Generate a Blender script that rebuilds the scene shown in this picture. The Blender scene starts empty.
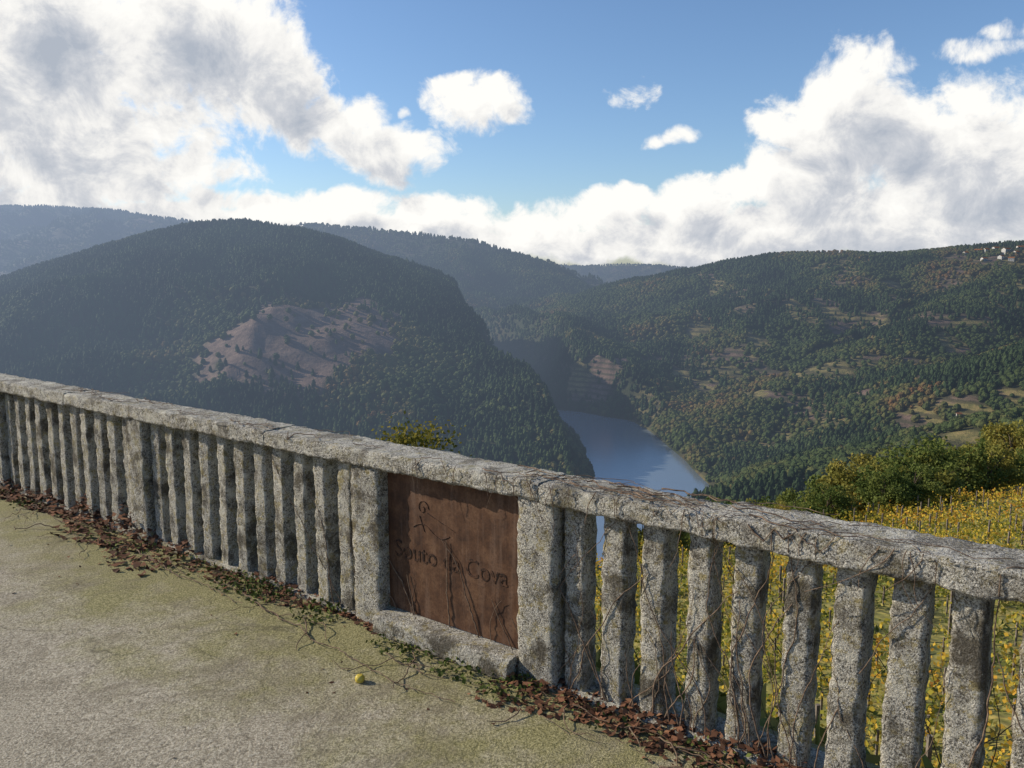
import bpy, math, random
import numpy as np
from mathutils import Vector
random.seed(7); rng=np.random.default_rng(7)
SC=bpy.context.scene
SC.view_settings.view_transform='Standard'
try: SC.view_settings.look='None'
except Exception: pass
SC.view_settings.exposure=0
F=820.0; PITCH=math.radians(8.05); CH=1.7
cp,sp=math.cos(PITCH),math.sin(PITCH)
SUNAZ=math.radians(-74); SUNEL=math.radians(27)
SUND=(math.sin(SUNAZ)*math.cos(SUNEL),math.cos(SUNAZ)*math.cos(SUNEL),math.sin(SUNEL))

# ---------------- helpers
def link(o,parent=None):
    SC.collection.objects.link(o)
    if parent: o.parent=parent
    return o
def mesh_np(name,V,Fc,mat=None,smooth=False,parent=None,obj=True):
    V=np.asarray(V,dtype=np.float32); Fc=np.asarray(Fc,dtype=np.int32)
    me=bpy.data.meshes.new(name)
    n=Fc.shape[1]
    me.vertices.add(len(V)); me.vertices.foreach_set('co',V.ravel())
    me.loops.add(Fc.size); me.loops.foreach_set('vertex_index',Fc.ravel())
    me.polygons.add(len(Fc)); me.polygons.foreach_set('loop_start',np.arange(0,Fc.size,n,dtype=np.int32))
    if smooth: me.polygons.foreach_set('use_smooth',np.ones(len(Fc),dtype=bool))
    me.update(calc_edges=True); me.validate()
    if mat: me.materials.append(mat)
    if not obj: return me
    return link(bpy.data.objects.new(name,me),parent)
def mesh_py(name,V,Fc,mat=None,smooth=False,parent=None):
    me=bpy.data.meshes.new(name); me.from_pydata([tuple(v) for v in V],[],[tuple(f) for f in Fc]); me.update()
    if mat: me.materials.append(mat)
    if smooth:
        for p in me.polygons: p.use_smooth=(len(p.vertices)<=4)
    return link(bpy.data.objects.new(name,me),parent)
def h2(xi,yi,seed):
    s=np.sin(xi*127.1+yi*311.7+seed*74.7)*43758.5453
    return s-np.floor(s)
def vn(x,y,seed=0):
    xi=np.floor(x); yi=np.floor(y); fx=x-xi; fy=y-yi
    fx=fx*fx*(3-2*fx); fy=fy*fy*(3-2*fy)
    a=h2(xi,yi,seed);b=h2(xi+1,yi,seed);c=h2(xi,yi+1,seed);d=h2(xi+1,yi+1,seed)
    return (a*(1-fx)+b*fx)*(1-fy)+(c*(1-fx)+d*fx)*fy
def fbm(x,y,seed=0,o=4):
    r=0;a=.5;t=0
    for i in range(o):
        r=r+a*vn(x,y,seed+i*3.1); t+=a; a*=.5; x=x*2.03+11.3; y=y*2.03-7.7
    return r/t
def sstep(a,b,x):
    if a>b: return 1-sstep(b,a,x)
    t=np.clip((x-a)/(b-a),0,1); return t*t*(3-2*t)
def pdir(u,v):
    yc=(384-v)/F
    return np.array([(u-512)/F, cp+yc*sp, -sp+yc*cp])
def bp(u,v,Y):
    d=pdir(u,v); t=Y/d[1]
    return (d[0]*t, Y, CH+d[2]*t)

# ---------------- material helpers
def newmat(name):
    m=bpy.data.materials.new(name); m.use_nodes=True
    nt=m.node_tree; b=nt.nodes['Principled BSDF']
    b.inputs['Roughness'].default_value=.9
    b.inputs['Specular IOR Level'].default_value=.2
    return m,nt,b
def N(nt,t,**kw):
    n=nt.nodes.new(t)
    for k,v in kw.items(): setattr(n,k,v)
    return n
def ramp(nt,fac,stops,interp='LINEAR'):
    r=nt.nodes.new('ShaderNodeValToRGB'); r.color_ramp.interpolation=interp
    el=r.color_ramp.elements
    while len(el)<len(stops): el.new(.5)
    for e,(p,c) in zip(el,stops):
        e.position=p; e.color=(c[0],c[1],c[2],1) if not isinstance(c,(int,float)) else (c,c,c,1)
    nt.links.new(fac,r.inputs[0]); return r.outputs[0]
def mix(nt,f,a,b,mode='MIX'):
    m=nt.nodes.new('ShaderNodeMix'); m.data_type='RGBA'; m.blend_type=mode
    for sock,val in ((m.inputs[0],f),(m.inputs[6],a),(m.inputs[7],b)):
        if hasattr(val,'is_linked'): nt.links.new(val,sock)
        else: sock.default_value=val if isinstance(val,(int,float)) else (val[0],val[1],val[2],1)
    return m.outputs[2]
def math_(nt,op,a,b=None,c=None,clamp=False):
    m=nt.nodes.new('ShaderNodeMath'); m.operation=op; m.use_clamp=clamp
    for i,val in enumerate((a,b,c)):
        if val is None: continue
        if hasattr(val,'is_linked'): nt.links.new(val,m.inputs[i])
        else: m.inputs[i].default_value=val
    return m.outputs[0]
def noise(nt,vec,scale,detail=4,rough=.55,dist=0):
    n=nt.nodes.new('ShaderNodeTexNoise'); n.inputs['Scale'].default_value=scale
    n.inputs['Detail'].default_value=detail; n.inputs['Roughness'].default_value=rough; n.inputs['Distortion'].default_value=dist
    nt.links.new(vec,n.inputs['Vector']); return n.outputs[0]
def pos(nt): return nt.nodes.new('ShaderNodeNewGeometry').outputs['Position']
def bump(nt,b,h,strength,dist):
    m=nt.nodes.new('ShaderNodeBump'); m.inputs['Strength'].default_value=strength; m.inputs['Distance'].default_value=dist
    nt.links.new(h,m.inputs['Height']); nt.links.new(m.outputs[0],b.inputs['Normal'])
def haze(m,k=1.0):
    """aerial perspective: air light imitated by emission mixed into the material, by distance in the valley from the terrace (world space)"""
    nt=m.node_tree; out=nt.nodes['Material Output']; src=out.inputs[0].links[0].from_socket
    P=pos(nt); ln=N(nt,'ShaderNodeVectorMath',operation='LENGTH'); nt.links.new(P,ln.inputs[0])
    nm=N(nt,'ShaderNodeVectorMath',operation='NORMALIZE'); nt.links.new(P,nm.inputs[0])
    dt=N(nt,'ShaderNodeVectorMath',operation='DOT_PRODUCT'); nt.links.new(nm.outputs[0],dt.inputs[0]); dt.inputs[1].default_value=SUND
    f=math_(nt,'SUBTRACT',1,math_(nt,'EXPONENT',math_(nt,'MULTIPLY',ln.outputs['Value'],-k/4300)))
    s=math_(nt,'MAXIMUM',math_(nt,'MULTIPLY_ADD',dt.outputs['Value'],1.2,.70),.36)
    em=N(nt,'ShaderNodeEmission'); em.inputs[0].default_value=(.25,.315,.43,1); nt.links.new(s,em.inputs[1])  # bluish haze painted on as surface glow, stronger toward the sun
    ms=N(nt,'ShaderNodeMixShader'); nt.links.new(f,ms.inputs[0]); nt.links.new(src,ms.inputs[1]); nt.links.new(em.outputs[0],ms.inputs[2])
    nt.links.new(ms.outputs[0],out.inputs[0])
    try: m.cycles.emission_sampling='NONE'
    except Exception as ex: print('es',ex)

def granite(name,lichen=.5,k=1.0,stain=.7):
    m,nt,b=newmat(name); P=pos(nt)
    fine=noise(nt,P,170,3,.8); mid=noise(nt,P,75,4,.75); big=noise(nt,P,6,6,.7); li=noise(nt,P,22,6,.8); pale=noise(nt,P,12,6,.75,.5); ye=noise(nt,P,9,7,.8,.4)
    c=ramp(nt,fine,[(.36,(.05*k,.045*k,.04*k)),(.45,(.33*k,.30*k,.25*k)),(.60,(.78*k,.73*k,.62*k))])
    c=mix(nt,ramp(nt,mid,[(.38,.95),(.47,0)]),c,(.07*k,.062*k,.05*k))
    c=mix(nt,ramp(nt,pale,[(.53,0),(.60,.65)]),c,(.66*k,.62*k,.51*k))
    c=mix(nt,ramp(nt,li,[(.53,0),(.60,lichen)]),c,(.36,.28,.09))
    c=mix(nt,ramp(nt,ye,[(.54,0),(.64,.55)]),c,(.24,.20,.075))
    c=mix(nt,ramp(nt,big,[(.38,stain),(.50,0)]),c,(.080,.066,.046))
    nt.links.new(c,b.inputs['Base Color'])
    hh=math_(nt,'ADD',mid,math_(nt,'MULTIPLY',fine,.6))
    bump(nt,b,hh,1.0,.016); return m
GR=granite('granite_lichen',.65,1.0,.85); GRT=granite('granite_rail',.45,1.12,.6)

# pavement
m,nt,b=newmat('weathered_concrete'); P=pos(nt)
big=noise(nt,P,.8,6,.6,.6); med=noise(nt,P,5,6,.7); fine=noise(nt,P,120,3,.85); fin2=noise(nt,P,45,4,.8)
c=ramp(nt,big,[(.3,(.32,.27,.19)),(.5,(.43,.37,.265)),(.7,(.51,.445,.33))])
c=mix(nt,.62,c,ramp(nt,fine,[(.37,(.085,.07,.05)),(.5,(.44,.38,.28)),(.63,(.86,.78,.62))]))
c=mix(nt,ramp(nt,fin2,[(.36,.75),(.46,0)]),c,(.13,.11,.075))
d=N(nt,'ShaderNodeVectorMath',operation='DOT_PRODUCT'); nt.links.new(P,d.inputs[0]); d.inputs[1].default_value=(.597,.802,0)
sdn=math_(nt,'SUBTRACT',d.outputs['Value'],-3.96*.597+6.17*.802)
mm=math_(nt,'ADD',math_(nt,'MULTIPLY',sdn,.5),math_(nt,'MULTIPLY',big,1.3))
mm=math_(nt,'ADD',mm,math_(nt,'MULTIPLY',med,.9))
mossf=ramp(nt,mm,[(.62,0),(1.0,.8)])
c=mix(nt,mossf,c,mix(nt,ramp(nt,fine,[(.4,0),(.6,1)]),(.13,.125,.035),(.40,.355,.14)))
st=noise(nt,P,2.0,8,.78,1.2)
c=mix(nt,ramp(nt,st,[(.49,0),(.64,.6)]),c,(.18,.15,.10))
vor=N(nt,'ShaderNodeTexVoronoi',feature='DISTANCE_TO_EDGE'); vor.inputs['Scale'].default_value=.4
wa=N(nt,'ShaderNodeVectorMath',operation='MULTIPLY_ADD'); wn=N(nt,'ShaderNodeTexNoise'); wn.inputs['Scale'].default_value=3; wn.inputs['Detail'].default_value=6
nt.links.new(P,wn.inputs['Vector']); nt.links.new(wn.outputs[1],wa.inputs[0]); wa.inputs[1].default_value=(.5,.5,0); nt.links.new(P,wa.inputs[2]); nt.links.new(wa.outputs[0],vor.inputs['Vector'])
crk=math_(nt,'MULTIPLY',ramp(nt,vor.outputs['Distance'],[(0,1),(.004,0)]),ramp(nt,big,[(.46,0),(.58,.55)]))
c=mix(nt,crk,c,(.08,.07,.045))
nt.links.new(c,b.inputs['Base Color'])
bump(nt,b,math_(nt,'ADD',fin2,math_(nt,'ADD',fine,math_(nt,'MULTIPLY',med,.8))),.9,.009); CONC=m

# terrain
m,nt,b=newmat('hill_ground'); P=pos(nt)
at=N(nt,'ShaderNodeAttribute',attribute_name='field'); at2=N(nt,'ShaderNodeAttribute',attribute_name='near')
n1=noise(nt,P,.012,6,.6); n2=noise(nt,P,.10,5,.7); n3=noise(nt,P,1.6,5,.7)
forest=ramp(nt,n2,[(.3,(.018,.026,.010)),(.55,(.035,.045,.018)),(.75,(.06,.055,.022))])
forest=mix(nt,ramp(nt,n1,[(.45,0),(.6,.6)]),forest,(.07,.055,.026))
sx=N(nt,'ShaderNodeSeparateXYZ'); nt.links.new(P,sx.inputs[0])
zz=math_(nt,'ADD',math_(nt,'MULTIPLY',sx.outputs[2],.9),math_(nt,'MULTIPLY',n2,5))
rightf=math_(nt,'MULTIPLY',sx.outputs[0],.01,clamp=True)
strp=math_(nt,'SINE',zz); strp=ramp(nt,math_(nt,'MULTIPLY_ADD',strp,.5,.5),[(.45,0),(.8,1)])
brown=ramp(nt,n2,[(.3,(.085,.055,.042)),(.5,(.15,.098,.073)),(.7,(.22,.15,.11))])
green=ramp(nt,n2,[(.3,(.09,.095,.032)),(.5,(.20,.165,.06)),(.7,(.30,.22,.09))])
fld=mix(nt,math_(nt,'MULTIPLY',ramp(nt,n1,[(.44,0),(.50,1)]),rightf),brown,green)
fld=mix(nt,math_(nt,'MULTIPLY',math_(nt,'MULTIPLY_ADD',rightf,.6,.12),strp),fld,(.045,.045,.022))
c=mix(nt,at.outputs['Fac'],forest,fld)
nearc=ramp(nt,n3,[(.3,(.07,.085,.022)),(.5,(.20,.18,.05)),(.68,(.36,.27,.08))])
c=mix(nt,at2.outputs['Fac'],c,nearc)
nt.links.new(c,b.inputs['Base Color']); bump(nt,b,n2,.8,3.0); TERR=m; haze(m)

def foliage(name,stops,scale=.01,island=False,trans=0,hz=False,gain=1.0,rw=.5):
    m,nt,b=newmat(name); P=pos(nt)
    if island: r=N(nt,'ShaderNodeNewGeometry').outputs['Random Per Island']
    else: r=N(nt,'ShaderNodeObjectInfo').outputs['Random']
    n=noise(nt,P,scale,3,.6)
    n=math_(nt,'MULTIPLY_ADD',n,gain,.5-.5*gain,clamp=True)
    f=math_(nt,'ADD',math_(nt,'MULTIPLY',r,rw),math_(nt,'MULTIPLY',n,1-rw))
    c=ramp(nt,f,stops)
    nt.links.new(c,b.inputs['Base Color'])
    if trans:
        t=N(nt,'ShaderNodeBsdfTranslucent'); nt.links.new(c,t.inputs[0])
        ms=N(nt,'ShaderNodeMixShader'); ms.inputs[0].default_value=trans
        nt.links.new(b.outputs[0],ms.inputs[1]); nt.links.new(t.outputs[0],ms.inputs[2])
        nt.links.new(ms.outputs[0],nt.nodes['Material Output'].inputs[0])
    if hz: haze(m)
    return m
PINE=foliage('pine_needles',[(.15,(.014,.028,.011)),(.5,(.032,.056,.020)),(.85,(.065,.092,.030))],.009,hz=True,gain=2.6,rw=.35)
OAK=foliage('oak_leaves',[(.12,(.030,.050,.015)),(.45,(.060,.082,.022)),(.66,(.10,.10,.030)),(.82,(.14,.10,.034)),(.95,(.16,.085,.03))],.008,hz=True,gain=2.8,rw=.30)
GREEN=foliage('broadleaf',[(.15,(.07,.10,.022)),(.45,(.14,.17,.04)),(.7,(.26,.23,.05)),(.95,(.36,.24,.05))],.12,trans=.35,gain=2.2)
GREENI=foliage('shrub_leaves',[(.1,(.07,.08,.018)),(.5,(.18,.17,.03)),(.9,(.34,.25,.04))],.9,True,.35)
VINE=foliage('vine_leaves',[(.15,(.10,.14,.02)),(.35,(.32,.29,.04)),(.55,(.64,.46,.06)),(.72,(.64,.36,.05)),(.9,(.42,.16,.03))],.12,True,.42,gain=2.0,rw=.45)
GRASSM=foliage('grass_blades',[(.15,(.07,.11,.02)),(.45,(.20,.22,.05)),(.8,(.42,.33,.11))],.3,True,.3,gain=1.8)
LITTER=foliage('dead_leaves',[(.15,(.035,.018,.010)),(.45,(.10,.046,.026)),(.7,(.19,.085,.045)),(.9,(.32,.19,.10))],3,True)
MOSSM=foliage('weed_leaves',[(.2,(.05,.07,.012)),(.8,(.14,.16,.035))],3,True)
def plain(name,c1,c2,scale,rough=.9):
    m,nt,b=newmat(name); P=pos(nt); n=noise(nt,P,scale,5,.65)
    nt.links.new(ramp(nt,n,[(.35,c1),(.65,c2)]),b.inputs['Base Color']); b.inputs['Roughness'].default_value=rough
    bump(nt,b,n,.4,.01); return m
BARK=plain('bark',(.06,.045,.03),(.16,.12,.09),30)
STEM=plain('dry_stem',(.07,.045,.032),(.26,.18,.12),40)

# ---------------- terrain height
R=lambda pts,s,off=6:(np.array([ (lambda q:(q[0],q[1],q[2]-off))(bp(*p)) for p in pts]),s)
ridges=[
 R([(-260,215,3300),(-100,202,3400),(0,204,3400),(60,205,3400),(120,209,3300),(165,216,3200),(220,228,3100),(300,240,3000)],.22,12),
 R([(-200,420,1050),(-90,372,1150),(0,330,1250),(60,290,1320),(130,248,1400),(170,228,1440),(200,221,1450),(240,219,1450),(290,227,1420),(340,250,1350),(390,283,1250),(440,315,1150),(480,343,1060),(520,372,960),(550,397,880),(568,430,800),(574,466,740)],.37,6),
 R([(130,290,1280),(240,350,1100),(350,395,960),(460,425,850),(530,450,780),(562,473,735)],.30,8),
 R([(230,232,2800),(310,223,2700),(360,227,2650),(420,233,2600),(470,240,2500),(505,250,2420),(540,264,2350),(570,284,2250),(600,310,2150),(620,330,2000)],.38,6),
 R([(300,240,2300),(350,248,2200),(400,268,2050),(455,303,1950),(490,330,1850),(525,350,1750)],.45,6),
 R([(430,262,4600),(520,261,4500),(580,265,4500),(630,263,4500),(690,266,4500),(780,268,4500),(900,264,4600)],.25,10),
 R([(1300,236,1600),(1150,238,1700),(1024,241,1700),(960,245,1750),(900,252,1800),(830,250,1800),(780,252,1830),(740,258,1850),(690,267,1850),(650,283,1820),(600,308,1780),(555,330,1750),(522,348,1700),(500,380,1600)],.28,8),
 R([(800,262,1830),(760,300,1600),(690,340,1450),(640,360,1370),(600,378,1290),(565,388,1240)],.33,4),
 R([(1024,250,1650),(960,300,1350),(880,340,1200),(800,375,1080),(740,400,1000),(700,425,930)],.35,8),
 R([(1250,300,1000),(1110,320,930),(1024,350,900),(940,388,880),(850,425,850),(770,455,810),(722,472,785)],.40,8),
 R([(1200,385,620),(1100,398,600),(1024,410,590),(930,436,560),(850,462,520),(790,482,490)],.42,6),
]
river=np.array([(-1500,700),(-900,520),(-400,420),(-120,440),(20,530),(105,640),(130,730),(131,850),(127,950),(112,1050),(62,1110)],float)
river_up=np.array([(62,1110),(25,1230),(0,1500),(-200,1850)],float)
def segdist(x,y,pl):
    best=np.full(x.shape,1e9)
    for i in range(len(pl)-1):
        ax,ay=pl[i][:2]; bx,by=pl[i+1][:2]; dx,dy=bx-ax,by-ay
        t=np.clip(((x-ax)*dx+(y-ay)*dy)/(dx*dx+dy*dy),0,1)
        best=np.minimum(best,np.hypot(x-ax-t*dx,y-ay-t*dy))
    return best
AX,AY=-3.96,6.17; DX,DY=.802,-.597; OX,OY=.597,.802
def sdist(x,y): return (x-AX)*OX+(y-AY)*OY
def plane(x,y):
    g=np.maximum(50+.9*(x-8.8),16)
    e=y-g; ee=np.where(e>0,e*e/(np.abs(e)+12.0),0)
    return -5.6+.075*np.clip(x,-60,400)-.247*y-.47*ee, e
def H(x,y):
    x=np.asarray(x,float); y=np.asarray(y,float)
    k=7.0; acc=np.zeros(x.shape); hs=[]; M=np.full(x.shape,-214.0); DM=np.full(x.shape,500.0)
    for P_,sl in ridges:
        best=np.full(x.shape,-1e9); bd=np.full(x.shape,1e9)
        for i in range(len(P_)-1):
            ax,ay,az=P_[i]; bx,by,bz=P_[i+1]; dx,dy=bx-ax,by-ay
            t=np.clip(((x-ax)*dx+(y-ay)*dy)/(dx*dx+dy*dy),0,1)
            d=np.hypot(x-ax-t*dx,y-ay-t*dy)
            de=np.sqrt(d*d+25*25)-25
            best=np.maximum(best,az+(bz-az)*t-sl*de); bd=np.minimum(bd,d)
        up=best>M; M=np.where(up,best,M); DM=np.where(up,bd,DM)
        hs.append(best)
    hs.append(np.full(x.shape,-214.0))
    for h in hs: acc+=np.exp(np.clip((h-M)/k,-40,0))
    h=M+k*np.log(acc)
    amp=sstep(-210,-120,h)*(.3+.7*sstep(300,700,y))*(.12+.88*sstep(15,220,DM))
    far=1+.7*sstep(1800,3500,np.hypot(x,y))
    rn=1-np.abs(2*fbm(x/240,y/240,5,4)-1)
    h=h+amp*far*((fbm(x/110,y/110,1,4)-.5)*34+(rn-.76)*62)
    rd=np.minimum(segdist(x,y,river),segdist(x,y,river_up)+32)+(fbm(x/90,y/90,9,3)-.5)*16
    h=np.minimum(h,-207+1.0*np.maximum(0,rd-44)+1.3*np.maximum(0,rd-72))
    hp,e=plane(x,y)
    hp=hp+(fbm(x/9,y/9,3,3)-.5)*.9*sstep(4,14,np.hypot(x,y))
    h=np.where(y<460,np.maximum(h*sstep(150,330,y)+(1-sstep(150,330,y))*-214,hp),h)
    sd=sdist(x,y)
    back=-.2+np.maximum(0,-sd-14)*.12
    w=sstep(.2,4.5,sd)
    h=np.where(sd<4.5,back*(1-w)+w*hp,h)
    return h
def ground_hit(u,v,tmin=60,tmax=6000):
    d=pdir(u,v); t=np.geomspace(tmin,tmax,4000)
    x=d[0]*t;y=d[1]*t;z=CH+d[2]*t
    g=H(x,y); idx=np.where(z<g)[0]
    if len(idx)==0: return None
    i=idx[0]; return np.array([x[i],y[i],g[i]])

az1=np.radians(np.arange(-46,46.01,.15)); az2=np.radians(np.arange(48,312,4.0))
az=np.concatenate([az1,az2]); rr=np.concatenate([[.3],np.geomspace(1.0,9500,640)])
A_,R_=np.meshgrid(az,rr,indexing='ij')
X=R_*np.sin(A_); Y=R_*np.cos(A_); Z=H(X,Y)
flds=[]
for u,v,r in [(230,340,30),(260,335,44),(290,328,46),(320,320,44),(350,318,36),(325,340,46),(365,332,38),(385,326,24),(290,350,34),
    (735,375,20),(785,376,27),(840,372,18),(930,428,18),(985,418,24),(890,443,22),(960,440,18),(600,380,16),(575,372,12),(710,388,17),(640,345,18),(880,325,20),(950,345,18),(700,330,18),(660,318,16),(820,300,20),(900,290,18),(990,300,18),(760,345,18),(620,360,14),(740,310,16),(840,335,16),(800,400,14),(1010,395,15),(990,262,34),(960,262,20),(680,372,14),(860,392,14),(760,395,14),(920,365,16)]:
    g=ground_hit(u,v)
    if g is not None: flds.append((g[0],g[1],r*1.1))
def fieldmask(x,y):
    f=np.zeros(x.shape); wob=(fbm(x/30,y/30,21,4)-.5)
    for fx,fy,r in flds:
        d=np.hypot((x-fx),(y-fy)*.6)/r
        f=np.maximum(f,sstep(1.3,.8,d+wob*2.0))
    gen=fbm(x/60,y/60,33,4)
    right=sstep(60,300,x)*sstep(400,520,y)
    f=np.maximum(f,.85*right*sstep(.55,.62,gen))
    f=np.maximum(f,.6*sstep(.68,.74,gen)*sstep(1500,2200,y))
    return f
FM=fieldmask(X,Y); hpl,E_=plane(X,Y)
NM=sstep(25,5,E_)*(np.hypot(X,Y)<300)
na,nr=len(az),len(rr)
ii,jj=np.meshgrid(np.arange(na),np.arange(nr-1),indexing='ij'); i2=(ii+1)%na
Fc=np.stack([ii*nr+jj,ii*nr+jj+1,i2*nr+jj+1,i2*nr+jj],-1).reshape(-1,4)
V=np.stack([X,Y,Z],-1).reshape(-1,3)
ter=mesh_np('hills_terrain',V,Fc[:,::-1],TERR,True)
me=ter.data
if me.polygons[len(me.polygons)//2].normal.z<0: me.flip_normals()
a=me.attributes.new('field','FLOAT','POINT'); a.data.foreach_set('value',FM.ravel().astype(np.float32))
a=me.attributes.new('near','FLOAT','POINT'); a.data.foreach_set('value',NM.ravel().astype(np.float32))

# ---------------- river
m,nt,b=newmat('river_water'); P=pos(nt)
b.inputs['Base Color'].default_value=(.16,.19,.21,1); b.inputs['Roughness'].default_value=.22
b.inputs['Specular IOR Level'].default_value=.5; b.inputs['IOR'].default_value=4.2
bump(nt,b,noise(nt,P,.12,3,.5),.08,1.0)
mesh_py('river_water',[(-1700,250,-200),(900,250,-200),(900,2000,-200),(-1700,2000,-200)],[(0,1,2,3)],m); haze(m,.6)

# ---------------- forests
na1=len(az1); tanE=(Z[:na1]-CH)/np.maximum(R_[:na1],.1); RM=np.maximum.accumulate(tanE,axis=1)
def proto(kind,seed,mat,name,parent):
    r=np.random.default_rng(seed); V=[];Fc=[]
    def tri(c,s):
        q=r.normal(size=(3,3)); q/=np.linalg.norm(q,axis=1)[:,None]
        k=len(V)
        for t in q: V.append(np.array(c)+t*s)
        Fc.append((k,k+1,k+2))
    def ring(z,rad,n=8):
        k=len(V)
        for i in range(n):
            a=2*math.pi*i/n; rd=rad*(.75+.5*r.random())
            V.append(np.array([rd*math.cos(a),rd*math.sin(a),z+r.normal()*.03]))
        return k
    n=8
    prof={'pine':[(.0,.04),(.12,.04),(.16,.26),(.4,.24),(.6,.20),(.8,.12),(.98,.02)],
          'oak':[(.0,.03),(.1,.05),(.15,.30),(.42,.46),(.65,.42),(.85,.28),(.97,.06)]}[kind]
    ks=[ring(z,rad) for z,rad in prof]
    for a,b_ in zip(ks,ks[1:]):
        for i in range(n):
            j=(i+1)%n
            Fc.append((a+i,a+j,b_+j)); Fc.append((a+i,b_+j,b_+i))
    for q in range(46):
        z=r.uniform(.15,.98)
        if kind=='pine': rad=.30*(1-z)**.6+.02; s=.09
        else: rad=.48*math.sqrt(max(.02,1-((z-.5)/.5)**2)); s=.11
        a=r.uniform(0,6.28); tri((rad*math.cos(a),rad*math.sin(a),z),s)
    return mesh_py(name,V,Fc,mat,False,parent)
def inst_parent(name,x,y,z,s,ang):
    n=len(x); c,sn=np.cos(ang)*s/2,np.sin(ang)*s/2
    offs=[(c-sn,sn+c),(-c-sn,-sn+c),(-c+sn,-sn-c),(c+sn,sn-c)]
    V=np.zeros((n,4,3))
    for k,(dx,dy) in enumerate(offs): V[:,k,0]=x+dx;V[:,k,1]=y+dy;V[:,k,2]=z
    o=mesh_np(name,V.reshape(-1,3),np.arange(4*n).reshape(-1,4))
    o.instance_type='FACES'; o.use_instance_faces_scale=True; o.instance_faces_scale=1.0
    o.show_instancer_for_render=False; o.show_instancer_for_viewport=False
    return o
def place(n,r0,r1):
    a=rng.uniform(math.radians(-40),math.radians(41),n); r=np.sqrt(rng.uniform(r0*r0,r1*r1,n))
    x=r*np.sin(a); y=r*np.cos(a); z=H(x,y)
    ai=np.clip(((np.degrees(a)+46)/.15).astype(int),0,na1-1); ri=np.clip(np.searchsorted(rr,r)-2,0,nr-1)
    vis=((z+8-CH)/r)>RM[ai,ri]-.002
    fm=fieldmask(x,y); keep=vis&(z>-199)&(rng.random(n)>fm*.94)
    _,e=plane(x,y); keep&=(r>260)|(e>14)
    return x[keep],y[keep],z[keep],r[keep]
P1=place(220000,180,2400); P2=place(80000,2400,5000)
x,y,z,r=[np.concatenate([p,q]) for p,q in zip(P1,P2)]
typ=fbm(x/130,y/130,44,4)+rng.normal(size=len(x))*.05
left=(x<80)
pine=np.where(left,typ<.58,typ<.46)
big=1+.35*(r>2400)
for nm,mask,kind,mat,hh in (('pine_forest',pine,'pine',PINE,9.0),('oak_forest',~pine,'oak',OAK,7.0)):
    idx=np.where(mask)[0]
    for v in range(2):
        sub=idx[v::2]
        s=hh*rng.uniform(.55,1.2,len(sub))*big[sub]
        o=inst_parent(nm,x[sub],y[sub],z[sub]-.4,s,rng.uniform(0,6.28,len(sub)))
        proto(kind,10+v,mat,'tree',o)
print('TREES',len(x))

# ---------------- leafy clumps
def leaves(C,S,aspect=.6,flat=0,fold=False):
    n=len(C); a=rng.normal(size=(n,3)); a[:,2]*=(1-flat*.8); a/=np.linalg.norm(a,axis=1)[:,None]
    t=rng.normal(size=(n,3)); b=np.cross(a,t); b/=np.linalg.norm(b,axis=1)[:,None]
    if flat:
        b=np.stack([-a[:,1],a[:,0],rng.normal(size=n)*.35],-1); b/=np.linalg.norm(b,axis=1)[:,None]
    S=np.broadcast_to(S,(n,))[:,None]
    nrm=np.cross(a,b)
    V=np.stack([C-a*S*.5, C+b*S*aspect*.5, C+a*S*.5, C-b*S*aspect*.5],1)
    if fold:
        V[:,0]+=nrm*S*rng.uniform(-.1,.35,(n,1)); V[:,2]+=nrm*S*rng.uniform(-.1,.35,(n,1))
    return V.reshape(-1,3), np.arange(4*n).reshape(-1,4)
def tube(pts,rads,n=7):
    V=[];Fc=[]
    for k,(p,rd) in enumerate(zip(pts,rads)):
        p=np.array(p)
        d=np.array(pts[min(k+1,len(pts)-1)])-np.array(pts[max(k-1,0)]); d=d/(np.linalg.norm(d)+1e-9)
        u=np.cross(d,(0.3,.9,.2)); u/=np.linalg.norm(u); w=np.cross(d,u)
        for i in range(n):
            a=2*math.pi*i/n; V.append(p+(u*math.cos(a)+w*math.sin(a))*rd)
    for k in range(len(pts)-1):
        for i in range(n):
            j=(i+1)%n; Fc.append((k*n+i,k*n+j,(k+1)*n+j,(k+1)*n+i))
    return V,Fc
def crown_tree(h,rad,nclump,nleaf,r):
    C=[]; tv=[];tf=[]
    def add(v,f):
        k=len(tv); tv.extend(v); tf.extend([tuple(q+k for q in t) for t in f])
    add(*tube([(0,0,-.05*h),(.03*h,0,h*.2),(0,.03*h,h*.45),(.02,0,h*.8)],[h*.028,h*.022,h*.015,h*.004]))
    for c in range(nclump):
        a=r.uniform(0,6.28); zz=r.uniform(.2,.9); rr_=rad*math.sqrt(max(.05,1-((zz-.5)/.55)**2))*r.uniform(.35,.95)
        cc=np.array([rr_*math.cos(a),rr_*math.sin(a),zz*h])
        add(*tube([(0,0,h*max(.08,zz-.35)),tuple(cc*[.5,.5,1]-[0,0,h*.1]),tuple(cc)],[h*.01,h*.006,h*.002],5))
        q=r.normal(size=(nleaf,3)); q/=np.linalg.norm(q,axis=1)[:,None]
        q*=(r.random((nleaf,1))**.45)*rad*.36*r.uniform(.7,1.2); q[:,2]*=.8
        C.append(cc+q)
    return tv,tf,np.concatenate(C)
hx,hy,hs=[],[],[]
for t in np.linspace(-.02,1.15,84):
    xx=8+t*78+rng.normal()*2.0; g=50+.9*(xx-8.8)
    yy=g+rng.uniform(1,15); hx.append(xx);hy.append(yy);hs.append(rng.uniform(3.4,7.8)*(.55+.85*min(t,1))+(yy-g)*.12)
hx,hy,hs=map(np.array,(hx,hy,hs)); hz=H(hx,hy)
sp_=rng.integers(0,3,len(hx))
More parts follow.
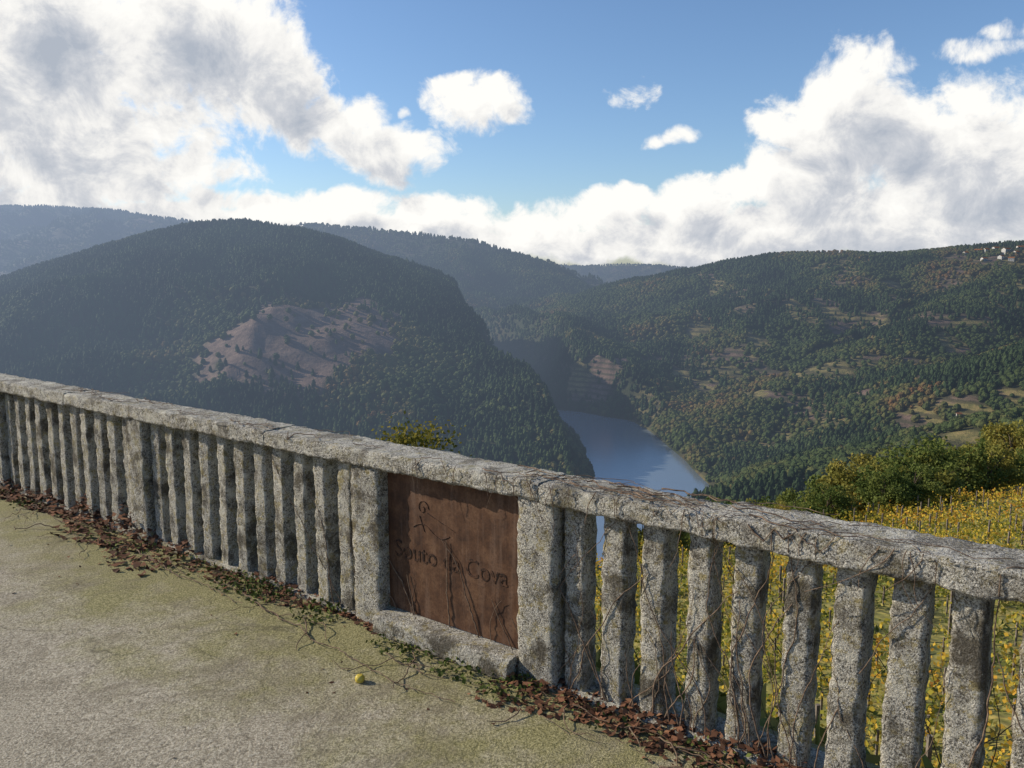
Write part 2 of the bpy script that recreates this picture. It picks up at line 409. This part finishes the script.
for v in range(3):
    k=sp_==v
    o=inst_parent('hedgerow_trees',hx[k],hy[k],hz[k]-.1,hs[k],rng.uniform(0,6.28,k.sum()))
    r_=np.random.default_rng(60+v)
    tv,tf,C=crown_tree(1.0,.5,20,130,r_)
    LV,LF=leaves(C,r_.uniform(.035,.065,len(C)),.8)
    mesh_py('trunk',tv,tf,BARK,True,o); mesh_np('crown',LV,LF,GREEN,False,o)
tx,ty=-1.42,12.3; tz=float(H(np.array([tx]),np.array([ty]))[0]); th=-.68-tz
e=bpy.data.objects.new('young_chestnut_tree',None); link(e); e.location=(tx,ty,tz)
r_=np.random.default_rng(5); tv,tf,C=crown_tree(th,1.3,34,150,r_)
C[:,2]=np.minimum(C[:,2],th-.15+.1*rng.random(len(C)))
C=np.concatenate([C,np.array([[.0,0,th-.22]])+r_.normal(size=(600,3))*[.27,.25,.12],np.array([[-.35,0,th-.3]])+r_.normal(size=(300,3))*[.16,.2,.11]])
mesh_py('trunk',tv,tf,BARK,True,e); LV,LF=leaves(C,r_.uniform(.04,.09,len(C)),.7); mesh_np('crown',LV,LF,GREENI,False,e)

# ---------------- vineyard
CX,CY=.957,.29; QX,QY=-.29,.957
C=[];S=[];pv=[];pf=[]
def boxp(c,w,d,h,V,Fq):
    k=len(V); x0,y0,z0=c
    for dz in (0,h):
        for dx,dy in ((-w,-d),(w,-d),(w,d),(-w,d)): V.append((x0+dx/2,y0+dy/2,z0+dz))
    for f in ((3,2,1,0),(4,5,6,7),(0,1,5,4),(1,2,6,5),(2,3,7,6),(3,0,4,7)): Fq.append(tuple(k+q for q in f))
px=[];py=[]
for q in np.arange(3,125,2.6):
    cc=np.arange(-30,140,.8)
    xx=CX*cc+QX*q+rng.normal(size=len(cc))*.12; yy=CY*cc+QY*q+rng.normal(size=len(cc))*.1+np.sin(cc/17)*1.0
    px.append(xx);py.append(yy)
px=np.concatenate(px);py=np.concatenate(py)
_,e_=plane(px,py); azp=np.degrees(np.arctan2(px,py)); sdp=sdist(px,py)
k=(sdp>5.0)&(azp>-8)&(azp<44)&(e_<3)&(np.hypot(px,py)<190)&(rng.random(len(px))<.4+.6*sstep(.3,.5,fbm(px/7,py/7,61,3)))
px,py=px[k],py[k]; pz=H(px,py); pr=np.hypot(px,py)
for a_,b_,c_,d_ in zip(px,py,pz,pr):
    n=64 if d_<30 else (42 if d_<60 else 24)
    f_=rng.uniform(.7,1.25)
    q=rng.normal(size=(n,3))*[.30*f_,.24*f_,.28*f_]+[a_,b_,c_+rng.uniform(.6,1.05)]
    C.append(q); S.append(rng.uniform(.08,.17,n)*(1 if d_<30 else (1.2 if d_<60 else 1.6)))
    if rng.random()<.16: boxp((a_,b_,c_-.2),.08,.08,1.9,pv,pf)
    if d_<45: boxp((a_+.1,b_,c_-.1),.05,.05,.9,pv,pf)
C=np.concatenate(C);S=np.concatenate(S); print('VINE',len(C))
vy=bpy.data.objects.new('vineyard',None); link(vy)
LV,LF=leaves(C,S,.85); mesh_np('vine_foliage',LV,LF,VINE,False,vy)
mesh_py('vine_stakes',pv,pf,plain('stake_wood',(.10,.08,.06),(.25,.21,.17),8),False,vy)
n=110000; a=rng.uniform(math.radians(-42),math.radians(48),n); r=2.6+rng.random(n)**1.4*90
x=r*np.sin(a);y=r*np.cos(a); sdp=sdist(x,y); _,e_=plane(x,y); dn=fbm(x/1.5,y/1.5,77,3)
k=(sdp>.35)&(e_<8)&(rng.random(n)<sstep(.3,.6,dn)); x,y,r=x[k],y[k],r[k]
z=H(x,y); C=np.stack([x,y,z+rng.random(len(x))*.22],-1)
LV,LF=leaves(C,rng.uniform(.10,.28,len(x))*(1+r/60),.35); mesh_np('grass',LV,LF,GRASSM)

# ---------------- terrace pavement
def FP(s,n,z): return (AX+DX*s+OX*n, AY+DY*s+OY*n, z)
sg=np.linspace(-40,45,171); ng=np.concatenate([[ -14],np.linspace(-12,.27,50)])
Sg,Ng=np.meshgrid(sg,ng,indexing='ij')
Xg=AX+DX*Sg+OX*Ng; Yg=AY+DY*Sg+OY*Ng; Zg=(fbm(Xg/1.3,Yg/1.3,8,3)-.5)*.025*sstep(.2,-.6,Ng)
nn=len(ng); ii,jj=np.meshgrid(np.arange(len(sg)-1),np.arange(nn-1),indexing='ij')
Fc=np.stack([ii*nn+jj,(ii+1)*nn+jj,(ii+1)*nn+jj+1,ii*nn+jj+1],-1).reshape(-1,4)
mesh_np('terrace_pavement',np.stack([Xg,Yg,Zg],-1).reshape(-1,3),Fc,CONC,True)
V=[FP(-40,.272,-.004),FP(45,.272,-.004),FP(45,.272,-4),FP(-40,.272,-4),FP(-40,.10,-.02),FP(45,.10,-.02),FP(45,.10,-4),FP(-40,.10,-4)]
mesh_py('retaining_wall',V,[(0,3,2,1),(4,5,6,7),(0,1,5,4)],GR)

# ---------------- balustrade
def rrect(w,h,c,ne=6):
    pts=[];hw,hh=w/2,h/2
    cs=[(hw,hh-c),(hw-c,hh),(-hw+c,hh),(-hw,hh-c),(-hw,-hh+c),(-hw+c,-hh),(hw-c,-hh),(hw,-hh+c)]
    for i in range(8):
        a=np.array(cs[i]);b_=np.array(cs[(i+1)%8]); m_=ne if i%2==1 else 2
        for t in range(m_): pts.append(a+(b_-a)*t/m_)
    return np.array(pts)
def sweep(o,ax,ex,ey,w,h,L,nl,amp,seed,c=.012,store=None,taper=None,ne=6,lf=.35):
    o=np.array(o,float);ax=np.array(ax,float);ex=np.array(ex,float);ey=np.array(ey,float)
    prof=rrect(w,h,c,ne); n=len(prof); V,Fq=store; k0=len(V)
    seed=(seed%977)*1.0
    t=np.linspace(0,1,nl+1)[:,None]; L_=t*L; P0=prof[None,:,0];P1_=prof[None,:,1]
    sc=1+(np.array([taper(q) for q in t[:,0]])[:,None] if taper else 0)
    edge=np.ones_like(t); edge[0]=edge[-1]=.975
    nz=(vn(P0*22+L_*9+seed,P1_*22-L_*8+seed*.7,1)-.5)*2*lf+(vn(P0*90+L_*70+seed,P1_*90+L_*50,4)-.5)*1.1
    corner=1+1.6*((np.abs(P0)>w/2-c-.001)&(np.abs(P1_)>h/2-c-.001))
    f=(1+nz*amp*corner/np.maximum(np.hypot(P0,P1_),.02))*sc*edge
    VV=o+ax*L_[:,:,None]+ex*(P0*f)[:,:,None]+ey*(P1_*f)[:,:,None]
    V.extend(list(VV.reshape(-1,3)))
    for l in range(nl):
        for i in range(n):
            j=(i+1)%n; Fq.append((k0+l*n+i,k0+l*n+j,k0+(l+1)*n+j,k0+(l+1)*n+i))
    for l,rev in ((0,True),(nl,False)):
        kk=len(V); V.extend([V[k0+l*n+i].copy() for i in range(n)])
        ff=list(range(kk,kk+n)); Fq.append(tuple(ff[::-1] if rev else ff))
bal=bpy.data.objects.new('stone_balustrade',None); link(bal)
D3=np.array([DX,DY,0]);O3=np.array([OX,OY,0]);Z3=np.array([0,0,1.])
RAILB=.775
V,Fq=[],[];PV,PF=[],[]
pillars=[4.06,5.046]+[4.06-2.05*i for i in range(1,9)]+[5.046+2.05*i for i in range(1,7)]
pillars.sort(); rs=random.Random(3)
for i in range(len(pillars)-1):
    a,b_=pillars[i],pillars[i+1]
    if abs(a-4.06)<.01: continue
    nb=round((b_-a)/.171)
    for j in range(1,nb):
        s=a+(b_-a)*j/nb+rs.uniform(-.006,.006); near=(-1<s<7.6)
        tilt=np.array([0,0,1.])+D3*rs.uniform(-.014,.014)+O3*rs.uniform(-.01,.01)
        w=.100+rs.uniform(-.006,.006); ang=rs.uniform(-.09,.09)
        ex=D3*math.cos(ang)+O3*math.sin(ang); ey=O3*math.cos(ang)-D3*math.sin(ang)
        tp=rs.uniform(-.05,.03)
        sweep(FP(s,.098,-.03),tilt,ex,ey,w,.105+rs.uniform(-.008,.008),RAILB+.045,34 if near else 6,.0046,int(s*100)+3900,.010,(V,Fq),taper=lambda t,o=tp:o*(t-.5))
for s in pillars:
    sweep(FP(s,.105,-.03),Z3,D3,O3,.19,.185,RAILB+.04,36 if -1<s<8 else 6,.0046,int(s*77)+3200,.010,(PV,PF))
mesh_py('balusters',V,Fq,GR,True,bal); mesh_py('pillars',PV,PF,GR,True,bal)
V,Fq=[],[]
joints=[-12.5,-9.4,-6.3,-3.3,-.9,1.15,3.33,5.07,5.80,7.9,10,12.5,15,17.5]
for i,(a,b_) in enumerate(zip(joints,joints[1:])):
    th_=.085; wd=.215; zc=RAILB+.043; nn_=.105
    if a>=5.79: th_=.092; wd=.225; zc=RAILB+.046
    if abs(a-5.07)<.01: th_=.078; zc=RAILB+.041
    if abs(a-3.33)<.01: th_=.08
    L=b_-a-.006; dz=rs.uniform(-.003,.003)
    sweep(FP(a,nn_,zc),D3+Z3*dz/L,Z3,O3,th_,wd,L,int(L/.02) if -1.5<a<7 else 20,.0055,int(a*31)+3500,.009,(V,Fq),ne=9,lf=.6)
mesh_py('top_rail',V,Fq,GRT,True,bal)
V,Fq=[],[]
sweep(FP(-14,.115,.0),D3,Z3,O3,.05,.19,29,300,.003,44,.01,(V,Fq))
sweep(FP(4.16,.035,.045),D3,Z3,O3,.10,.17,.785,40,.005,45,.014,(V,Fq))
mesh_py('plinth',V,Fq,GR,True,bal)

# ---------------- sign
sign=bpy.data.objects.new('rusty_metal_sign',None); link(sign)
m,nt,b=newmat('corten_steel'); P=pos(nt)
a1=noise(nt,P,9,6,.7); a2=noise(nt,P,90,4,.7)
mp=N(nt,'ShaderNodeMapping'); mp.inputs['Scale'].default_value=(14,14,1.2); nt.links.new(P,mp.inputs[0]); a3=noise(nt,mp.outputs[0],1.5,5,.7)
c=ramp(nt,a1,[(.34,(.048,.024,.015)),(.5,(.098,.047,.025)),(.66,(.165,.088,.048))])
c=mix(nt,ramp(nt,a3,[(.5,0),(.68,.5)]),c,(.20,.125,.085)); c=mix(nt,ramp(nt,a2,[(.52,0),(.65,.5)]),c,(.042,.022,.014))
nt.links.new(c,b.inputs['Base Color']); b.inputs['Roughness'].default_value=.65; bump(nt,b,a2,.3,.003)
s0,s1=4.158,4.948
def slab(name,s0,s1,n0,n1,z0,z1,mat,par):
    V=[FP(s,n,z) for z in(z0,z1) for s,n in((s0,n0),(s1,n0),(s1,n1),(s0,n1))]
    return mesh_py(name,V,[(3,2,1,0),(4,5,6,7),(0,1,5,4),(1,2,6,5),(2,3,7,6),(3,0,4,7)],mat,False,par)
slab('panel',s0,s1,.070,.076,.098,RAILB-.004,m,sign)
DK,nt,b=newmat('sign_letters'); P=pos(nt)
nt.links.new(ramp(nt,noise(nt,P,40,6,.78),[(.46,(.026,.015,.011)),(.55,(.11,.054,.030))]),b.inputs['Base Color']); b.inputs['Roughness'].default_value=.8
cu=bpy.data.curves.new('lettering','FONT'); cu.body='Souto da Cova'; cu.size=.125; cu.extrude=.001
to=bpy.data.objects.new('tmp',cu); link(to); bpy.context.view_layer.update()
me=bpy.data.meshes.new_from_object(to.evaluated_get(bpy.context.evaluated_depsgraph_get())); bpy.data.objects.remove(to)
xs=[v.co.x for v in me.vertices]; wd=max(xs)-min(xs); k=.66/wd; mn=min(xs)
for v in me.vertices: v.co=FP(s0+.045+(v.co.x-mn)*k, .0685-v.co.z, .36+v.co.y*.95)
me.materials.append(DK); link(bpy.data.objects.new('lettering',me),sign)
ev,ef=[],[]
def strip(pts,rad):
    v,f=tube([FP(s,.069,z) for s,z in pts],[rad]*len(pts),6); k=len(ev); ev.extend(v); ef.extend([tuple(q+k for q in t) for t in f])
strip([(4.38+.035*(1-t/9)*math.cos(t),.62+.04*(1-t/9)*math.sin(t)) for t in np.linspace(0,8,40)],.0022)
strip([(4.32+t,.52+.025*math.sin(t*28)) for t in np.linspace(0,.22,20)],.002)
strip([(4.41+t,.60-.35*t) for t in np.linspace(0,.16,8)],.002)
strip([(4.36+t*.03,.58-.07*t) for t in np.linspace(0,1,6)],.002)
mesh_py('emblem',ev,ef,DK,False,sign)

# ---------------- creeper stems
cu=bpy.data.curves.new('dry_creeper','CURVE'); cu.dimensions='3D'; cu.bevel_depth=.0028; cu.bevel_resolution=1
rv=random.Random(11)
def spline(pts,rad=1):
    s=cu.splines.new('POLY'); s.points.add(len(pts)-1)
    for i,p in enumerate(pts): s.points[i].co=(*p,1); s.points[i].radius=rad*(1-.6*i/len(pts))
def climb(s,h,n0=.034,drift=.25,z0=0):
    pts=[];ds=rv.uniform(-drift,drift);z=z0;n=n0
    while z<h:
        pts.append(FP(s,n+rv.uniform(-.003,.003),z)); st=.025; z+=st*rv.uniform(.6,1.2)
        ds+=rv.uniform(-.22,.22); ds=max(-.8,min(.8,ds)); s+=ds*st
    return pts,s
for i in range(60):
    s=rv.choice([rv.uniform(4.95,7.3),rv.uniform(5.0,6.3),rv.uniform(5.0,7.2),rv.uniform(3.7,5)])
    h=rv.choice([.25,.4,.6,.77,.77]); n0=.040
    if 4.16<s<4.98: n0=rv.uniform(.060,.066); h=rv.choice([.3,.5])
    pts,s2=climb(s,h,n0,.3)
    if h>.7:
        pts.append(FP(s2,-.010,.79)); pts.append(FP(s2,-.012,.85)); ds=rv.uniform(-1,1); q=0
        for k in range(rv.randint(3,12)):
            q+=.02; n=-.01+q*rv.uniform(.2,.9)
            s2+=ds*.03; ds+=rv.uniform(-.5,.5); pts.append(FP(s2,min(n,.24),.869+rv.uniform(-.003,.006)))
    spline(pts,rv.uniform(.5,1.4))
for i in range(38):
    s=rv.choice([rv.uniform(4.6,5.9),rv.uniform(4.9,5.9),rv.uniform(1,4.5)]); n=rv.uniform(-.01,.2); pts=[]
    for k in range(rv.randint(8,22)):
        s+=.03*rv.uniform(.5,1.1); n+=rv.uniform(-.025,.025); n=max(-.02,min(.23,n))
        z=.870+rv.uniform(0,.008) if n>-.005 else .84+rv.uniform(-.03,.02)
        pts.append(FP(s,n if n>-.005 else -.012,z))
    spline(pts,rv.uniform(.5,1.1))
for i in range(20):
    s=rv.uniform(4.3,7.0); z=.87; pts=[]; ds=rv.uniform(-1,1); nn_=-.012
    for k in range(rv.randint(4,12)):
        pts.append(FP(s,nn_+rv.uniform(-.003,.003),z)); z-=.022; s+=ds*.015; ds+=rv.uniform(-.6,.6)
    spline(pts,rv.uniform(.4,.8))
for i in range(30):
    pts,_=climb(rv.uniform(4.9,7.4),rv.choice([.3,.5,.77]),rv.uniform(.155,.2),.6); spline(pts,rv.uniform(.4,1.0))
for i in range(80):
    s=rv.choice([rv.uniform(-1,3.2),rv.uniform(-1,2.5),rv.uniform(3.5,6.5)]); n=rv.uniform(-.22,.0); an=rv.uniform(-math.pi,0) if i%3==0 else rv.uniform(-.4,.3); pts=[]
    for k in range(rv.randint(5,15)):
        pts.append(FP(s,n,.006+abs(.03*math.sin(k*.5+i))*rv.uniform(.4,1))); s+=.03*math.cos(an); n=min(n+.03*math.sin(an),.02); n=max(n,-.38); an+=rv.uniform(-.35,.35)
    spline(pts,rv.uniform(.5,1.3))
for s_,e_ in ((3.0,4.9),(2.2,3.4)):
    pts=[];s=s_;n=-.12
    while s<e_: pts.append(FP(s,n,.010+rv.uniform(0,.01))); s+=.03; n+=rv.uniform(-.016,.010)
    spline(pts,1.3)
cu.materials.append(STEM); link(bpy.data.objects.new('dry_creeper',cu))

# ---------------- leaf litter & weeds
C=[];S=[]
def litter(n,sa,sb,wid,pile,s0_=.03,s1_=.065):
    s=rng.uniform(sa,sb,n); w=wid*(.35+1.2*vn(s*2.6,s*0,5)); q=rng.random(n)**2.0
    nn_=.06-q*w; z=pile*(1-q)**2*rng.random(n)*vn(s*4,s*0,8)+.006
    for a_,b_,c_ in zip(s,nn_,z): C.append(FP(a_,b_,c_))
    S.extend(rng.uniform(s0_,s1_,n))
litter(2600,-3.5,2.6,.36,.20); litter(800,2.6,4.2,.16,.05,.02,.045); litter(2400,4.9,7.5,.20,.08,.018,.045); litter(160,-2,7,.7,.0,.012,.026)
litter(40,-2,7.5,2.6,0,.01,.026)
LV,LF=leaves(np.array(C),np.array(S),.65,flat=1,fold=True); mesh_np('leaf_litter',LV,LF,LITTER)
n=2600; s=np.concatenate([rng.uniform(3.0,5.2,n//2),rng.uniform(-1,7,n-n//2)]); k=vn(s*5,s*0,31)>.42; s=s[k]
nn_=.03-rng.random(len(s))**1.5*.22
C=np.stack([AX+DX*s+OX*nn_,AY+DY*s+OY*nn_,.008+rng.random(len(s))*.03],-1)
LV,LF=leaves(C,rng.uniform(.012,.03,len(s)),.6); mesh_np('weeds',LV,LF,MOSSM)

# ---------------- fruit
def gpt(u,v,z=0):
    d=pdir(u,v); t=(z-CH)/d[2]; return d[0]*t,d[1]*t
fx,fy=gpt(360,683)
ap=bpy.data.objects.new('yellow_crab_apple',None); link(ap); ap.location=(fx,fy,.0)
V=[];Fq=[];nu,nv=20,14;r0=.021
for j in range(nv+1):
    th=math.pi*j/nv; rad=math.sin(th)*(1+.04*math.cos(2*th)); zc=math.cos(th)*.92-(.16*math.exp(-(th/.35)**2))+(.1*math.exp(-((math.pi-th)/.3)**2))
    for i in range(nu):
        a=2*math.pi*i/nu; k=1+.015*math.sin(5*a)*(th/math.pi)
        V.append((r0*rad*k*math.cos(a),r0*rad*k*math.sin(a),r0*zc+r0*.93))
for j in range(nv):
    for i in range(nu): i2=(i+1)%nu; Fq.append((j*nu+i,(j+1)*nu+i,(j+1)*nu+i2,j*nu+i2))
m=plain('apple_skin',(.50,.36,.04),(.68,.55,.12),40,.4); mesh_py('flesh',V,Fq,m,True,ap)
v,f=tube([(0,0,.034),(.002,.001,.042),(.006,.002,.05)],[.0012,.001,.0014],6); mesh_py('stalk',v,f,BARK,True,ap)

# ---------------- village houses
HW=plain('whitewash',(.40,.38,.35),(.58,.56,.52),.5); RF=plain('roof_tiles',(.20,.09,.05),(.30,.15,.09),.8)
DKW,_,b=newmat('window_dark'); b.inputs['Base Color'].default_value=(.03,.035,.04,1)
for u,v,w,l,hh in [(978,250,8,13,5.5),(986,249,8,11,5),(996,248,9,14,6),(1006,250,9,15,7.2),(1016,252,8,10,5.5),(1020,247,8,12,6),(966,252,7,10,5),(1001,256,8,11,5),(1011,258,8,10,5),(984,258,7,10,5),(958,414,4,5,3)]:
    g=ground_hit(u,v+3)
    if g is None: continue
    hobj=bpy.data.objects.new('white_house',None); link(hobj); hobj.location=g; hobj.rotation_euler=(0,0,rv.uniform(-.6,.6))
    V=[];Fq=[];boxp((0,0,-3),l,w,hh+3,V,Fq); k=len(V)
    V+=[(-l/2,0,hh+w*.28),(l/2,0,hh+w*.28)]; Fq+=[(4,k,7),(5,6,k+1)]
    mesh_py('walls',V,Fq,HW,False,hobj)
    o_=.5; V=[(-l/2-o_,-w/2-o_,hh-.15),(l/2+o_,-w/2-o_,hh-.15),(l/2+o_,0,hh+w*.28+.12),(-l/2-o_,0,hh+w*.28+.12),(-l/2-o_,w/2+o_,hh-.15),(l/2+o_,w/2+o_,hh-.15)]
    mesh_py('roof',V,[(0,1,2,3),(3,2,5,4)],RF,False,hobj)
    V=[];Fq=[]
    for q in (-.3,0,.3):
        for zz in ([1.2,3.8] if hh>5.2 else [1.0]): boxp((q*l,-w/2-.02,zz),1.1,.1,1.3,V,Fq)
    mesh_py('windows',V,Fq,DKW,False,hobj)

# ---------------- world
W=bpy.data.worlds.new('World'); SC.world=W; W.use_nodes=True; nt=W.node_tree; nt.nodes.clear()
try: W.cycles.sampling_method='MANUAL'; W.cycles.sample_map_resolution=512
except Exception as ex: print(ex)
sky=N(nt,'ShaderNodeTexSky'); sky.sky_type='NISHITA'; sky.sun_disc=False; sky.sun_elevation=SUNEL; sky.sun_rotation=SUNAZ%(2*math.pi)
sky.air_density=1.0; sky.dust_density=.9; sky.ozone_density=4.5; sky.altitude=500
tc=N(nt,'ShaderNodeTexCoord').outputs['Generated']
sx=N(nt,'ShaderNodeSeparateXYZ'); nt.links.new(tc,sx.inputs[0])
azn=math_(nt,'ARCTAN2',sx.outputs[0],sx.outputs[1]); eln=math_(nt,'ARCSINE',sx.outputs[2])
cb=N(nt,'ShaderNodeCombineXYZ'); nt.links.new(azn,cb.inputs[0]); nt.links.new(eln,cb.inputs[1])
def ae(u,v):
    d=pdir(u,v); return math.atan2(d[0],d[1]), math.atan2(d[2],math.hypot(d[0],d[1]))
blobs=[(-150,60,230,130,1.0),(30,40,170,75,1),(60,130,170,60,.95),(190,40,95,70,1),(255,75,75,55,.95),(330,120,60,32,.9),(385,150,62,32,.85),(40,180,140,30,.95),(180,165,60,22,.7),
(480,103,52,30,.78),(462,84,22,16,.75),(636,88,26,20,.55),(680,136,44,14,.28),(975,45,70,16,.22),(1010,25,50,12,.2),(945,85,18,9,.35),(400,110,14,8,.4),
(850,100,62,48,1),(905,135,95,48,1),(800,130,45,32,.95),(820,175,85,45,1),(960,185,130,60,1),(760,190,55,26,.9),(690,205,70,26,.95),(600,215,75,24,.9),(640,195,40,14,.8),(530,235,90,24,.95),(440,212,62,18,.85),(330,208,95,18,.85),(240,200,60,15,.7),(1080,170,110,80,1),
(650,243,420,22,1.1),(200,228,420,26,1.1),(900,225,260,30,1.1)]
def field(p,lite=False):
    warp=N(nt,'ShaderNodeTexNoise'); warp.inputs['Scale'].default_value=12; warp.inputs['Detail'].default_value=4 if not lite else 2; nt.links.new(p,warp.inputs['Vector'])
    wv=N(nt,'ShaderNodeVectorMath',operation='MULTIPLY_ADD'); nt.links.new(warp.outputs[1],wv.inputs[0]); wv.inputs[1].default_value=(.09,.05,0)
    ad=N(nt,'ShaderNodeVectorMath',operation='ADD'); nt.links.new(p,ad.inputs[0]); ad.inputs[1].default_value=(-.045,-.025,0)
    nt.links.new(ad.outputs[0],wv.inputs[2]); pw=wv.outputs[0]
    acc=None
    for u,v,ru,rvv,w in blobs:
        if lite and ru<35: continue
        a,e=ae(u,v); ia,ie=F/ru*1.05,F/rvv*1.02
        q=N(nt,'ShaderNodeVectorMath',operation='MULTIPLY_ADD'); nt.links.new(pw,q.inputs[0]); q.inputs[1].default_value=(ia,ie,0); q.inputs[2].default_value=(-a*ia,-e*ie,0)
        dd=N(nt,'ShaderNodeVectorMath',operation='DOT_PRODUCT'); nt.links.new(q.outputs[0],dd.inputs[0]); nt.links.new(q.outputs[0],dd.inputs[1])
        f=math_(nt,'MULTIPLY_ADD',dd.outputs['Value'],-.75,w*.8)
        acc=f if acc is None else math_(nt,'MAXIMUM',acc,f)
    acc=math_(nt,'MAXIMUM',acc,-.75)
    n1=noise(nt,p,17,10 if not lite else 6,.64,.3)
    n2=noise(nt,p,6,3,.5)
    s=math_(nt,'ADD',acc,math_(nt,'MULTIPLY_ADD',n1,2.5,-1.25))
    return math_(nt,'ADD',s,math_(nt,'MULTIPLY_ADD',n2,.6,-.3))
f0=field(cb.outputs[0])
of=N(nt,'ShaderNodeVectorMath',operation='ADD'); nt.links.new(cb.outputs[0],of.inputs[0]); of.inputs[1].default_value=(-.022,.030,0)
f1=field(of.outputs[0],True)
alpha=N(nt,'ShaderNodeMapRange',interpolation_type='SMOOTHSTEP'); nt.links.new(f0,alpha.inputs[0]); alpha.inputs[1].default_value=-.16; alpha.inputs[2].default_value=.40
shade=math_(nt,'ADD',math_(nt,'MULTIPLY',f1,.78),math_(nt,'MULTIPLY',f0,.12))
cc=ramp(nt,shade,[(.18,(1.0,.985,.945)),(.42,(.88,.87,.85)),(.68,(.62,.64,.68)),(1.0,(.43,.475,.55))])
vm=N(nt,'ShaderNodeVectorMath',operation='SCALE'); nt.links.new(cc,vm.inputs[0]); vm.inputs['Scale'].default_value=6.9
col=mix(nt,alpha.outputs[0],sky.outputs[0],vm.outputs[0])
bg=N(nt,'ShaderNodeBackground'); bg.inputs['Strength'].default_value=.148; nt.links.new(col,bg.inputs[0])
wo=N(nt,'ShaderNodeOutputWorld'); nt.links.new(bg.outputs[0],wo.inputs[0])

# ---------------- sun + camera
L=bpy.data.lights.new('sun','SUN'); L.energy=5.0; L.angle=math.radians(.5); L.color=(1,.91,.76)
lo=link(bpy.data.objects.new('sun',L)); sd_=Vector(SUND)
lo.rotation_euler=sd_.to_track_quat('Z','Y').to_euler(); lo.location=sd_*50
cam=bpy.data.cameras.new('camera'); cam.lens=F/1024*36; cam.sensor_width=36; cam.clip_start=.05; cam.clip_end=20000
co=link(bpy.data.objects.new('camera',cam)); co.location=(0,0,CH); co.rotation_euler=(math.pi/2-PITCH,0,0)
SC.camera=co
